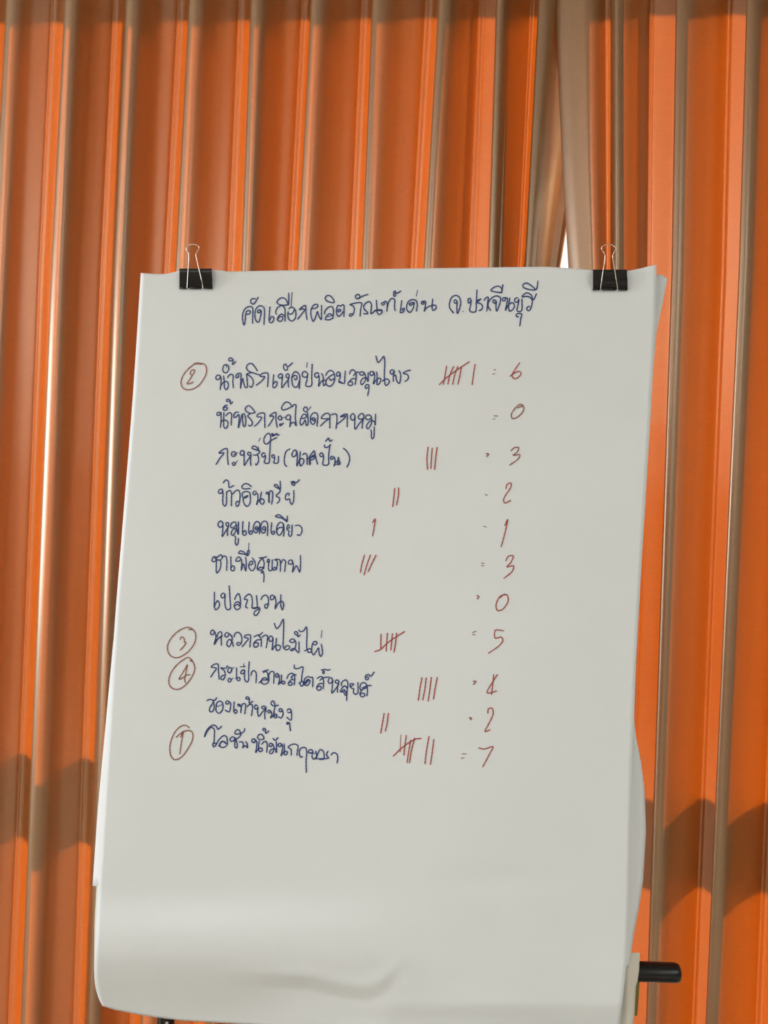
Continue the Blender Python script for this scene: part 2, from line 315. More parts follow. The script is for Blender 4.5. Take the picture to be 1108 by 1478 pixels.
    ink('handwritten_line', [
     (305,573,Z,"255,130 215,140 185,180 200,212 240,205 255,172 228,162 192,182; 285,65 250,75 240,50 270,35 295,50 305,110 340,80; 140,245 95,250 88,285 108,297 140,275 150,245 155,320 145,490; 150,430 165,385 220,370 262,400 255,470 225,505 200,480 195,380 200,245; 230,305 260,265 300,250 322,280 318,360 315,450; 435,245 385,245 358,290 360,325 385,325 435,280 442,340 430,490 455,410 485,290 495,270 500,400 520,475 540,460 545,330 520,260; 700,248 650,180 600,138 560,155 540,200 570,240 640,260 700,248; 620,265 580,300 620,350 655,410 640,450 610,465 590,445; 685,470 760,400 800,325 730,315 730,290 790,255 845,262 850,350 855,490; 905,470 960,390 995,310 930,305 1025,245 1030,350 1050,485"),
     (385,573,Z,"240,365 200,365 180,335 210,300 238,330 225,362; 235,345 285,320; 265,415 230,450 210,460 205,435 230,430; 375,300 350,282 308,315 305,345 340,365 375,345 375,300 375,400 365,480 380,430 430,405 468,460 455,350 460,200 463,125 430,125 405,150 360,95 310,80 260,120 235,180 250,207 310,195 405,150; 550,340 600,340 632,310 620,280 580,280 545,340 530,400 545,450 575,430 610,370 635,458 655,440 655,330 640,240 600,230 585,200 610,160 640,170 645,200; 635,235 705,155; 720,345 745,380 770,350 740,332 710,360; 770,340 775,385 740,440 710,420 695,350 720,275 770,250 808,280 800,470; 855,465 920,400 990,345 930,350 870,340 900,290 960,258 1000,280 1005,400 1005,500"),
     (455,580,Z,"250,210 290,195 335,200 345,260 330,430; 335,365 420,300 490,225 400,240 450,205 508,200 508,300 508,400; 625,215 605,188 575,205 562,250 585,292 618,285 632,220 630,300 635,435 700,350 760,270 705,278 685,245 720,195 760,190 775,225 755,330 745,425; 870,280 830,285 800,258 820,215 860,210 895,240 870,280; 890,240 905,300 880,380 840,430 815,400 840,340 900,300 945,320 955,375 962,195; 880,450 895,470 895,560 910,592 932,570 942,400")],
     M_blue, 1.9)
    ink('handwritten_line', [
     (305,622,T,"65,490 120,400 180,320 110,322 160,275 225,258 232,370 245,495; 290,345 300,310 340,305 355,340 330,370 300,365 290,345; 335,340 378,320; 318,345 335,345; 300,475 330,455 347,480 320,502 300,475; 345,480 378,430; 475,300 450,285 425,300 418,335 440,355 472,335 475,300 475,400 478,500 510,450 562,360 532,348 530,315 560,312 577,340 568,400 572,505; 610,350 650,350 705,298 650,275 590,250 600,225 640,225 690,285; 680,235 690,290; 665,345 685,390 680,450 650,497 640,475; 708,105 690,145; 780,330 760,318 735,335 735,370 760,380 783,350 785,390 770,460 830,467 845,350 855,180 857,60 830,33 790,60 762,120 770,175 810,190 850,150 950,95; 880,35 885,75 910,55 885,45 890,62 915,65 950,35 955,60 985,55; 880,38 900,70 910,45; 905,390 885,385 880,355 905,348 918,380 915,420 905,462 965,462 975,370"),
     (400,622,T,"185,260 135,290 108,360 102,450 115,500 140,518; 285,300 265,280 235,290 213,345 228,375 265,360 285,300 292,380 285,510 320,430 360,400 387,430 370,480 340,508 325,470 335,300; 370,350 395,325 425,340 432,400 435,490; 435,420 500,330 535,290 555,370 585,485; 470,495 465,430 490,380 540,350 545,390 500,420 465,422; 450,402 540,375; 480,480 485,390 530,365; 660,330 640,318 618,345 632,373 660,365 665,335 672,400 665,492 740,487 745,370 765,200; 690,200 685,230 720,240 760,215 775,195; 700,155 745,105 765,150 800,130; 705,150 745,112; 820,375 790,368 770,395 790,412 815,395 828,385 840,430 825,512 850,455 900,442 912,480 880,490 888,380; 835,495 905,470; 895,385 905,470; 960,250 1010,295 1048,370 1045,450 1010,530")],
     M_blue, 1.95)
    ink('handwritten_line', [
     (310,690,9.233,"110,60 150,25 182,50 190,125 250,100; 112,66 135,38; 45,190 60,155 95,150 100,180 70,207 45,195; 98,152 108,200 105,280 110,350 135,374 152,340 155,250 155,180; 155,190 200,165 220,200 220,280 218,370; 235,215 270,175 310,160 332,200 332,280 315,360 290,377 280,330 300,310 325,322; 470,140 370,140 360,110 400,75 440,80 487,115; 370,255 362,220 378,190 420,178 462,195 472,250 465,340 430,377 395,350 378,270 400,250 440,232; 375,262 410,262 440,240; 550,180 520,178 508,210 530,225 552,200 570,220 570,290 555,355 590,290 640,280 657,310 635,350 605,330 608,260 620,185; 715,215 680,205 690,188 712,192 718,250 715,320; 725,330 722,260 738,170 765,180 768,260 755,350; 865,150 790,100 815,85 862,140; 870,40 872,140 860,190 815,235 860,270 855,310 825,335; 985,235 990,205 960,208 938,250 950,290 995,278 1002,320 1025,352 1045,310 1052,240 1050,165; 1010,55 1050,45 1080,62 1126,22; 1045,100 1022,75 1055,62 1062,95 1045,100; 1030,60 1045,70")],
     M_blue, 1.9)
    ink('handwritten_line', [
     (310,740,8.523,"95,120 70,102 42,125 42,165 70,180 98,150 98,120 98,200 90,292 130,230 160,175 140,155 140,125 165,125 170,155 155,210 155,285; 262,150 250,115 215,122 192,165 210,188 240,175 265,150 265,200 220,280 200,260 220,210 262,195 285,265 290,110; 245,285 255,310 250,370 265,400 285,370 290,315; 345,105 340,200 345,270 370,277 387,240 370,220 345,245; 420,115 420,250 440,267 462,240 455,220 425,240; 490,190 510,212 535,190 510,170 490,190; 535,185 530,225 500,247 473,210 480,150 510,110 545,122 555,180 548,262; 580,190 600,212 625,190 605,170 580,190; 625,185 615,240 590,250 565,210 570,140 600,105 638,115 650,170 645,285; 545,160 550,240; 498,195 525,190; 698,120 695,250 715,267 737,240 725,225 700,245; 845,290 850,200 835,130 800,120 765,165 758,225 775,270 800,275 838,185 780,190 765,215; 835,140 845,200; 885,110 830,70 745,45 780,25 830,55 885,110 890,40; 872,75 885,105; 915,160 900,148 888,185 910,190 918,170; 888,185 888,210 910,225 905,260 920,292 940,280 947,230 950,150; 985,160 1030,155 1067,185 1067,240 1040,277 1010,272")],
     M_blue, 1.9)
    ink('handwritten_line', [
     (300,785,7.914,"50,175 60,150 92,150 92,185 65,205 45,190 50,170; 75,160 95,180 95,230 100,332 130,300 147,240 140,190 100,182; 95,160 150,125 165,150 140,190; 160,150 200,140 215,180 212,305; 260,145 262,230 265,300 290,307 303,270 285,250 262,275; 375,165 350,150 322,175 320,198 350,198 380,178 385,235 380,302 405,230 430,308 437,230 430,150; 450,130 400,115 350,105 370,80 410,95 450,135 470,100 466,70 450,90 447,120; 468,-8 462,70; 475,240 505,232 510,205 490,198 470,225 468,270 500,307 535,275 537,210 505,160; 585,160 640,155 670,145; 635,158 605,180 578,220 565,290 600,302 632,272 600,268 570,290; 620,165 640,210 635,285; 590,165 625,160; 605,330 622,308 637,340 640,380 635,435; 610,335 628,330; 675,200 685,175 702,182 695,205 675,210; 702,182 690,260 700,305 725,302 732,240 735,180; 760,180 790,200 787,260 765,300 740,295 760,268 787,290; 760,182 790,175 820,185 828,250 825,317; 825,235 860,180 885,198 880,260 875,317; 945,235 920,228 928,190 955,185 967,210 945,235; 960,190 975,240 965,322 1010,250 1045,322 1057,240 1055,130")],
     M_blue, 1.85)
    ink('handwritten_line', [
     (300,840,9.233,"85,135 85,240 85,340 105,370 142,340 152,290 130,250 100,290 88,330; 225,165 205,148 175,172 180,208 210,208 228,165 225,250 235,340 265,372 297,350 295,250 282,50; 355,235 375,185 405,155 425,190 432,260 430,340; 432,290 395,265 358,285 350,330 385,370 430,345; 362,315 400,297 422,325; 530,345 505,340 510,290 525,240 485,230 500,195 550,162 580,190 592,270 590,347 650,345 655,280 645,180; 590,347 685,345 685,385 640,447 613,430 625,390 660,370 690,345; 705,235 730,190 770,175 800,210 805,290 780,350 758,338 760,305 803,290; 880,185 850,175 830,205 838,235 870,230 885,190 905,250 895,357 930,290 980,255 1007,290 990,372 970,310 970,170")],
     M_blue, 1.9)
    ink('handwritten_line', [
     (295,890,Z,"160,235 125,215 98,245 105,285 140,285 162,245 182,320 155,445 220,350 285,305; 155,440 190,370 275,320; 200,330 210,280 250,240 275,262 268,350 270,460; 390,275 365,255 335,270 325,310 350,328 385,300 395,275 440,330 430,420 390,482 358,450 365,400 400,365 440,400 462,482; 440,305 435,420; 470,325 490,270 530,250 575,280 597,350 582,430 545,462 518,445 530,415 565,420; 600,485 655,415 700,352 640,330 655,300 700,290 732,295 732,390 725,490; 790,322 850,295 885,290 930,250; 870,300 905,360 905,480; 860,300 880,330; 900,372 840,375 785,435 800,487 840,482 862,440 835,415 790,430; 920,330 960,300 1000,300 1002,400 985,500"),
     (375,890,Z,"205,335 180,308 150,325 142,370 160,395 195,385 208,335 205,420 195,532 240,470 300,455 327,480 310,530 275,542 255,500 265,345; 230,105 265,190 310,155 372,42 380,150 375,300 378,500 420,532 465,510 473,475 430,465 385,512; 555,380 545,362 505,360 475,390 495,412 535,412 560,385 575,430 555,510 510,547 488,540 520,512 560,520 615,577 625,400; 600,295 568,285 550,255 575,238 602,260 605,322 648,295; 620,210 650,240 700,225 740,165 752,250 747,400 750,510 775,572 810,567 828,530 790,515 710,550; 850,440 890,452 912,420 885,395 850,415 830,490 830,570 855,612 890,570 937,500 945,580 970,637 997,600 992,500 980,440; 990,225 978,335")],
     M_blue, 1.85)
    ink('handwritten_line', [
     (297,945,Z,"75,360 120,290 165,215 85,197 130,155 190,150 200,260 212,395; 345,175 320,215 240,210 295,260 307,340 270,402 238,385 250,345 295,325; 350,240 370,210 408,215 410,260 375,292 350,265 350,240; 400,250 447,200; 360,195 410,215; 355,400 380,375 405,400 385,437 357,425 355,400; 405,400 437,370; 490,210 490,300 490,380 515,417 547,395 530,362 480,385; 550,195 630,185; 605,145 608,200; 620,245 580,250 555,290 575,305 612,290 620,245 622,400 655,437 680,410 682,260 693,110; 720,330 735,275 770,255 802,290 805,370 800,450; 905,270 950,255 1000,240; 920,292 955,262 1000,330 1000,430 940,472 893,450 900,385 950,370 1000,415; 850,455 895,408 985,405; 985,300 990,400; 1000,330 1040,270 1083,275 1087,370 1083,460"),
     (370,950,Z,"355,265 335,245 310,262 310,298 335,305 355,265 368,340 350,420 385,380 440,370 457,390 430,414 405,390 400,265; 360,415 410,390; 485,330 510,270 560,240 600,258 635,268; 550,310 600,265 612,350 602,430; 600,352 565,340 510,400 520,432 555,432 572,400 540,382 510,405; 530,390 575,310; 605,105 608,160 660,167 740,140 728,260 718,370; 675,405 735,368 748,400 740,440 710,442 698,400; 895,460 902,380 893,305 860,310 830,293 780,320 762,370 770,425 800,440 840,410 855,360 825,340 790,365; 760,400 790,375 830,360; 770,420 800,390 840,350"),
     (445,955,Z,"140,270 175,245 212,240 240,300 240,370 235,435; 180,300 240,258 330,245; 230,352 180,350 130,410 145,452 180,457 207,420 180,390 138,412; 200,135 270,125 310,137 350,125; 238,140 228,185 248,190 250,150; 385,290 365,258 330,272 315,320 335,348 368,335 388,290 380,400 375,502 430,440 482,350 440,342 428,310 460,293 487,320 465,400 465,492; 530,390 528,340 560,305 600,293 627,330 620,450 612,540 610,625; 622,430 580,388 540,420 510,482 560,485 585,535 605,535 600,490 560,455 530,470; 570,440 605,490; 670,400 662,365 700,348 722,362 690,388 668,400 700,430 722,432 718,490 750,524 787,500 793,430 790,330; 850,470 823,420 845,350 890,335 930,372 942,450 935,550; 860,422 935,388 1005,378; 930,415 860,450 822,520 850,562 890,552 902,518 860,503 828,525; 1055,165 990,235 960,205 915,225 910,270 935,292 962,268 945,242 920,255")],
     M_blue, 1.85)
    ink('handwritten_line', [
     (295,995,7.914,"25,130 60,115 115,125 140,95; 112,122 85,170 58,220 60,250 85,257 107,225 107,150; 130,205 145,150 180,135 207,160 207,230 165,274 135,250 130,205; 135,202 200,175; 285,140 255,132 242,155 260,170 282,150 295,155 297,200 280,257 235,238; 340,140 335,200 338,260 355,275 372,245 355,230 335,252; 385,195 382,170 405,175 400,197; 395,180 415,190 415,270; 418,230 425,185 445,162 467,170 460,280; 510,112 480,110 472,92 500,88 512,110 512,160 555,135; 485,200 512,175 545,178 545,240 535,302; 605,185 580,180 572,215 595,228 610,200 605,260 620,307 660,260 702,215 662,222 655,200 688,193 703,215 688,270 690,340; 712,258 740,237 752,262 722,272; 745,238 768,275 755,327 790,290 822,285 822,325 797,322 795,240 805,195 795,150 780,132 757,160 790,190 845,180; 760,320 815,300; 850,242 858,222 885,228 877,255 850,250; 888,235 897,280 875,327 845,315; 942,240 960,223 987,235 975,268 945,258; 988,240 995,290 985,352 938,318; 968,388 940,398 943,378 968,382 975,430 980,475; 970,400 985,470")],
     M_blue, 1.9)
    ink('handwritten_line', [
     (290,1040,Z,"55,262 75,190 130,110 200,72 245,95 270,140 330,90; 60,255 100,170 160,110 207,135 212,250 205,350 188,380 200,422 240,387 230,362 190,370; 60,240 90,165; 240,385 300,290 370,240 408,262 420,330 412,395 340,432 298,400 340,330 405,375; 283,415 310,360 345,335 390,345; 535,270 500,262 463,300 480,332 520,322 548,275 540,350 545,430 572,437 577,370 562,305 620,255 640,200 600,215 543,210 550,170 590,145 622,170 632,200 680,180 700,125; 530,290 560,340; 610,345 660,342 675,390 665,437 700,400 742,435 735,370 715,335; 690,410 745,408; 850,350 820,345 812,310 850,293 865,330 845,360; 850,293 888,335 888,420 875,512 920,450 970,445 982,475 950,497 925,480 920,400 935,320; 1005,300 930,300 903,270 925,228 965,220 1000,262 1005,300; 1015,165 988,155 1000,125 1028,138 1035,205 1085,165; 970,380 1000,345 1040,335 1057,380 1055,440 1050,512"),
     (355,1045,7.914,"300,225 275,220 262,245 282,260 303,235 320,280 290,340 268,330 290,290 330,285 345,325 345,200; 305,162 330,187 365,155; 410,230 385,220 362,242 385,260 410,235 415,290 400,362 430,322 468,315 467,345 440,352 437,290 435,225; 515,357 512,290 480,265 520,235 560,230 592,250 585,310 580,362; 645,370 625,382 607,340 612,295 645,268 680,275 692,320 685,420 688,555; 755,325 715,330 715,305 740,292 762,310 752,370 770,402 802,375 797,310; 725,335 800,335; 800,402 818,340 850,292 882,315 885,400 830,400 942,388 920,360 922,335 937,308; 790,398 885,393; 970,355 985,335 1010,328 1040,350 1047,390 1038,447")],
     M_blue, 1.9)
    # red tallies
    A = (610,500,6.925); B = (590,620,6.156); D = (500,690,4.432); E = (530,840,5.036); G_ = (530,970,5.036)
    def red(name, crop, txt, wd=1.45, M=M_red, label=None):
        wd *= 1.25
        if name != 'total_number': ink(name, [(*crop, txt)], M, wd, label); return
        st = [q.strip() for q in txt.split(';')]
        short = [q for q in st if len(q.split()) < 4 and q.count(' ') < 3 and (lambda P: max(abs(P[0][0]-P[-1][0]), abs(P[0][1]-P[-1][1])) < 45)([tuple(map(float, a.split(','))) for a in q.split()])]
        for q in short: ink('equals_mark', [(*crop, q)], M_redd, 1.9)
        ink(name, [(*crop, '; '.join(q for q in st if q not in short))], M, wd, label)
    red('tally_marks', A, "238,195 222,290 205,380; 308,200 272,280 250,378; 350,200 320,280 298,380; 385,205 370,290 350,378; 165,382 240,310 370,215 465,152; 522,178 506,280 493,382", label='struck tally of five and a single stroke, red')
    red('total_number', A, "712,233 728,233; 700,275 716,275; 968,162 910,250 893,290 910,322 945,315 982,270 960,250 910,268 870,300", 1.4)
    red('total_number', A, "712,693 745,695; 702,726 718,726; 1005,590 970,580 920,620 885,680 895,720 940,710 1000,650 1007,605 980,600 945,615", 1.4, M_redd)
    red('tally_marks', B, "170,155 160,250 165,355; 207,165 200,250 195,348; 250,158 238,250 228,355", 1.5)
    red('total_number', B, "685,212 707,218 690,240; 905,190 935,162 975,160 960,200 925,228 985,225 970,260 895,315", 1.4, M_redd)
    red('total_number', B, "680,575 693,585; 860,525 875,485 905,475 905,510 860,580 840,625 850,652 905,628", 1.4)
    red('tally_marks', D, "308,65 303,120 295,183; 332,62 332,100 320,173", 1.5)
    red('tally_marks', D, "166,287 182,262 175,320 166,372", 1.5)
    red('total_number', D, "877,308 893,314; 1012,305 1030,265 1008,370 988,440", 1.4)
    red('tally_marks', D, "115,492 98,550 88,605; 153,492 130,555 112,620; 188,492 160,550 138,600", 1.45)
    red('total_number', D, "863,545 878,545; 863,560 876,561; 1018,530 1035,500 1065,498 1050,540 1025,568 1068,562 1060,595 1005,643", 1.4)
    red('total_number', E, "795,98 810,108 798,124; 1000,88 960,110 935,170 945,207 980,200 1022,140 1015,95 985,95 965,115", 1.4)
    red('tally_marks', E, "100,378 98,440 98,490; 145,372 140,440 137,505; 182,375 176,440 170,495; 212,372 205,440 193,512; 53,507 95,490 150,440 270,360", 1.5, label='struck tally of five, red')
    red('total_number', E, "765,367 790,358; 765,382 782,384; 992,355 930,352 930,408 970,400 985,420 960,460 880,518", 1.4)
    red('tally_marks', G_, "397,40 382,120 370,207; 428,42 418,120 402,203; 465,38 455,120 442,212; 508,38 492,120 480,198", 1.5)
    red('total_number', G_, "768,68 788,68 770,92; 945,18 905,80 870,150 900,150 940,137; 918,18 912,80 902,165", 1.4)
    red('tally_marks', G_, "122,300 108,380 97,445; 153,300 142,380 130,430", 1.5)
    red('total_number', G_, "738,332 757,335 747,348; 875,300 880,268 905,263 914,300 880,380 855,432 892,420", 1.4)
    red('tally_marks', G_, "243,458 238,580; 283,460 272,540 265,605; 315,495 300,580 288,660; 343,480 320,570 305,660; 188,612 240,560 300,515 345,490 390,482; 448,467 430,570 418,668; 483,488 470,590 458,672", 1.45, label='struck tally of five with two more strokes, red')
    red('total_number', G_, "690,595 718,595; 682,628 703,622; 808,552 850,560 912,543 885,600 838,690", 1.4)
    CC = (250,515,18.47); CE = (235,900,14.78); CF = (235,1040,18.47)
    red('circled_number', CC, "760,195 640,185 550,205 510,230 400,320 290,450 225,580 205,700 240,810 330,870 450,875 560,840 690,750 800,600 870,460 885,310 830,200 720,175 600,170 530,210; 480,490 450,440 480,370 560,345 560,400 520,470 440,600 370,720 450,710 530,670", 1.4, M_redd, 'red circled two')
    red('circled_number', CE, "545,130 630,125 600,100 540,80 420,110 280,200 150,350 95,500 120,630 200,710 300,730 430,680 560,580 660,440 700,300 680,180 610,110; 370,345 375,300 420,290 465,360 450,390 490,400 470,450 370,570", 1.4, M_redd, 'red circled three')
    red('circled_number', CE, "570,790 630,810 600,765 540,725 440,770 300,880 180,1040 125,1200 150,1330 230,1395 340,1400 450,1340 570,1210 660,1050 680,940 650,840 600,765; 520,880 430,1040 345,1190 420,1160 500,1105 580,1090; 520,880 490,1060 465,1190 485,1270", 1.4, M_redd, 'red circled four')
    red('circled_number', CF, "705,195 640,145 570,125 470,160 340,280 240,470 190,650 185,820 220,960 300,1040 390,1035 520,950 660,760 770,560 800,420 780,310 700,268 560,290 460,350 350,450; 470,440 545,290 520,430 490,600 450,890", 1.4, M_redd, 'red circled one')

# ---------------- flipchart: sheets, clips, easel ----------------
def plane_d(px, py):                        # tilted plane of the board: right side and foot nearer to us
    return 1.0/(1.0 + (px-555)*1.02e-4 + (py-900)*2.6e-5)
def gauss(x, s): return math.exp(-(x/s)**2)
def crease_y(x): return pl([(330, 1404), (450, 1410), (500, 1424), (530, 1427), (556, 1416), (570, 1396), (600, 1380)], x)
def front_d(px, py):
    d = plane_d(px, py)
    d += .0016*math.sin(px/95.0+py/310.0)*smooth((py-430)/500) + .0011*math.sin(py/83.0-px/400.0)*smooth((py-430)/600)
    f = 1-smooth((px-330)/420)
    d += .030*f*smooth((py-1372)/120)**1.2 + .010*smooth((py-1445)/50)*(1-f)           # foot curls back to the board
    d -= .007*f*gauss(py-1362, 45)
    k = smooth((px-300)/150)*(1-smooth((px-520)/75))                                       # pinched crease near the foot
    yy = py-crease_y(px); t_ = yy/18
    d += .0062*k*(0 if t_ < 0 else t_ if t_ < 1 else max(0, 1-(t_-1)/2.4))*(1-.45*smooth((px-480)/60))
    d -= .0022*k*gauss(yy+3, 12)
    d += .0016*gauss(px-300, 230)*gauss(py-1292, 30) - .0012*gauss(px-330, 200)*gauss(py-1335, 26) + .0012*gauss(px-640, 150)*gauss(py-1350, 40)
    d += .0010*gauss(px-720, 90)*gauss(py-1270, 16) + .0012*gauss(px-650, 130)*gauss(py-1468, 14)
    d -= .004*smooth((px-915)/32)*(1-smooth((py-384)/60))                                 # lifted top right corner
    return d
TOP = [(203, 394), (225, 395.5), (240, 395.5), (259, 390.5), (306, 389.5), (313, 390), (320, 390), (327, 392), (400, 390.5), (500, 389), (560, 388), (700, 386), (790, 385), (830, 387.5), (855, 390), (905, 391), (922, 388), (935, 384.5), (947, 382)]
BOT = [(147, 1452), (165, 1458), (195, 1464), (219, 1468), (259, 1473), (318, 1476.5), (380, 1480), (620, 1490), (893, 1500)]
LE = [(384, 203.5), (394, 203), (566, 192), (737, 178.5), (900, 165.5), (1027, 157.5), (1160, 149), (1283, 141.5), (1376, 137), (1408, 136), (1428, 138.5), (1443, 143), (1452, 147.5), (1500, 150)]
RE = [(382, 947), (420, 947), (473, 945.5), (679, 934), (810, 926), (941, 918.5), (1016, 915.5), (1097, 912.5), (1190, 910), (1301, 907.5), (1334, 906.5), (1388, 904), (1424, 900.5), (1478, 894), (1500, 892)]
def curve(tab):
    P = crom([tuple(map(float, p)) for p in tab], 4); return P
def front_xy(u, v):
    x = lerp(203, 947, u); xb = lerp(147, 893, u)
    y = lerp(pl(TOP, x), pl(BOT, xb), v); return lerp(pl(LEs, y), pl(REs, y), u), y
LEs = [(b, a) for b, a in [(p[0], p[1]) for p in curve(LE)]]; LEs = curve(LE); REs = curve(RE)
def surf(name, NU, NV, xy, dep, M, thick=.00025):
    vs = []; 
    for j in range(NV+1):
        for i in range(NU+1):
            px, py = xy(i/NU, j/NV); vs.append(at(px, py, dep(px, py)))
    n = NU+1
    fs = [(j*n+i, (j+1)*n+i, (j+1)*n+i+1, j*n+i+1) for j in range(NV) for i in range(NU)]
    o = mesh(name, vs, fs, M)
    s = o.modifiers.new('paper', 'SOLIDIFY'); s.thickness = thick; s.offset = -1
    return o
M_paper = noisy(mat('flipchart_paper', (0.775, 0.815, 0.855), .55, 0, .35), 9, .012, .05, dist=.0005)
M_paper_lit = mat('flipchart_paper_lit', (0.86, 0.87, 0.90), .5, 0, .3)  # left sheet catching more light, painted in as a whiter colour
sheet = surf('flipchart_sheet', 124, 300, front_xy, front_d, M_paper)
tag(sheet, 'large white flipchart sheet covered in blue handwriting and red tally marks, clipped to the board', 'paper sheet')

# handwriting: pen strokes as thin ribbons of ink lying on the sheet
def ink(name, groups, M, width, label=None):
    vs = []; fs = []
    for x0, y0, s, txt in groups:
        for st in txt.split(';'):
            st = st.strip()
            if not st: continue
            P = [tuple(float(q) for q in p.split(',')) for p in st.split()]
            P = [(x0+a/s, y0+b/s) for a, b in P]
            P = crom(P, .7)
            # ribbon edges in page units, round ends
            n = len(P); L_ = []; R2 = []
            for i, p in enumerate(P):
                a = Vector(P[max(i-1, 0)]); b = Vector(P[min(i+1, n-1)]); t = (b-a)
                if t.length < 1e-6: t = Vector((1, 0))
                t.normalize(); nn = Vector((-t.y, t.x)); e = min(i, n-1-i)
                w_ = width/2*(.62 if e == 0 else 1.0)*(1+.10*math.sin(i*.9+p[0]))
                q = Vector(p)
                if i == 0: q = q-t*width*.3
                if i == n-1: q = q+t*width*.3
                L_.append(q+nn*w_); R2.append(q-nn*w_)
            b0 = len(vs)
            for a, b in zip(L_, R2):
                for q in (a, b): vs.append(at(q.x, q.y, front_d(q.x, q.y)-.00045))
            for i in range(n-1):
                k = b0+2*i; fs.append((k, k+1, k+3, k+2))
    o = mesh(name, vs, fs, M, sheet, sm=False)
    if label: o['label'] = label
    return o
M_blue = mat('blue_marker_ink', (0.030, 0.060, 0.215), .5)
M_red = mat('red_marker_ink', (0.40, 0.085, 0.075), .5)
M_redd = mat('red_marker_ink_dried', (0.31, 0.125, 0.10), .5)
exec_writing()

# sheets behind
def strip_xy(LT, RT, y0, y1, sk=0, skb=0):
    def f(u, v):
        y = lerp(y0+sk*u, y1+skb*u, v); return lerp(pl(LT, y), pl(RT, y), u), y
    return f
b1 = surf('flipchart_sheet', 30, 60, strip_xy([(392, 214), (900, 176), (915, 164.5), (1049, 152), (1168, 141), (1279, 133.5), (1300, 133)], [(392, 800), (1300, 800)], 396, 1278.5, -4, 60),
          lambda x, y: plane_d(x, y)+.0085+.006*smooth((y-700)/600)-.006*smooth((200-x)/60)*smooth((y-850)/300), M_paper_lit)
tag(b1, 'blank white sheet, its pale edge showing left of the written sheet', 'paper sheet')
b2 = surf('flipchart_sheet', 30, 80, strip_xy([(392, 222), (1283, 139), (1330, 136.5), (1400, 135.5), (1460, 142), (1470, 146)], [(392, 840), (1470, 800)], 398, 1400, -4, 40),
          lambda x, y: plane_d(x, y)+.0125+.008*smooth((y-900)/500), mat('flipchart_paper_cream', (.74, .70, .62), .6))
tag(b2, 'cream blank sheet, only a hairline edge showing below the cut corner at lower left', 'paper sheet')
b3R = [(396, 956), (402, 963), (408, 962), (440, 955.5), (480, 947), (600, 937), (760, 926), (920, 917), (1040, 915), (1060, 917), (1100, 925), (1140, 930), (1200, 932), (1270, 928), (1310, 922), (1350, 914.5), (1400, 907), (1440, 900)]
def b3xy(u, v):
    y = lerp(399-3*u, 1396, v)
    if v < .004: y = lerp(399, 397, u)
    return lerp(640, pl(b3R, y), u**.7), y
b3 = surf('flipchart_sheet', 40, 150, b3xy, lambda x, y: plane_d(x, y)+.0105+.016*smooth((x-900)/34)*smooth((y-1040)/120)+.001*smooth((x-946)/16)*(1-smooth((y-400)/90)), M_paper)
tag(b3, 'blank sheet bulging out past the right edge of the written sheet, its top corner dog-eared', 'paper sheet')
b5R = [(396, 951), (401, 953.5), (440, 951), (490, 943), (560, 938), (1478, 880)]
b5 = surf('flipchart_sheet', 30, 60, lambda u, v: (lerp(500, pl(b5R, lerp(398-2*u, 1368, v)), u**.8), lerp(398-2*u, 1368, v)), lambda x, y: plane_d(x, y)+.0055+.001*smooth((x-944)/10), M_paper)
tag(b5, 'blank sheet directly behind the written one, a sliver of its top right corner showing', 'paper sheet')
b4R = [(1375, 923), (1400, 922), (1416, 920), (1424, 917.5), (1465, 915.5), (1500, 911)]
b4 = surf('flipchart_sheet', 30, 30, lambda u, v: (lerp(780, pl(b4R, lerp(1376-1*u, 1500, v)), u**.8), lerp(1376-1*u, 1500, v)),
          lambda x, y: plane_d(x, y)+.018+.003*math.sin(x/5.0)*smooth((x-895)/12), mat('flipchart_paper_grey', (.70, .67, .60), .6))
tag(b4, 'short cream paper flap in front of the black arm at lower right', 'paper sheet')
stub = []
# ---- easel ----
M_blk = mat('easel_black_metal', (0.003, 0.003, 0.0035), .3, 0, .35, .1)
M_board = mat('whiteboard_panel', (0.75, 0.76, 0.76), .3)
M_edge = noisy(mat('board_edge_olive', (0.20, 0.17, 0.035), .5), 60, .2)
base = at(560, 1478, 1.05); 
ez = thing('flipchart_easel', 'flipchart easel holding the sheets, black leg at lower left and black rounded arm at right', 'easel', (base.x, base.y, 0))
def slab(x0, y0, x1, y1, d0, d1):
    bm = bmesh.new(); c_ = ((x0, y0), (x0-3, y1), (x1-3, y1), (x1, y0))
    hexa(bm, [at(x, y, plane_d(x, y)+d0) for x, y in c_]+[at(x, y, plane_d(x, y)+d1) for x, y in c_]); return bm
adopt(bevel(from_bm('board', slab(240, 395, 900, 1440, .026, .034), M_board), .001), ez)
bm = bmesh.new()
c_ = ((912, 1385), (906, 1478), (917.5, 1478), (921.5, 1410))
def bar(bm, pts, d0, d1): hexa(bm, [at(x, y, plane_d(x, y)+d0) for x, y in pts]+[at(x, y, plane_d(x, y)+d1) for x, y in pts])
bar(bm, ((898, 1380), (890, 1466), (919.5, 1466), (923.5, 1410)), .034, .040)
adopt(from_bm('side_trim', bm, M_edge), ez)
bm = bmesh.new(); bar(bm, ((250, 397), (250, 404), (905, 404), (905, 397)), .022, .034)
adopt(from_bm('clamp_rail', bm, M_blk), ez)
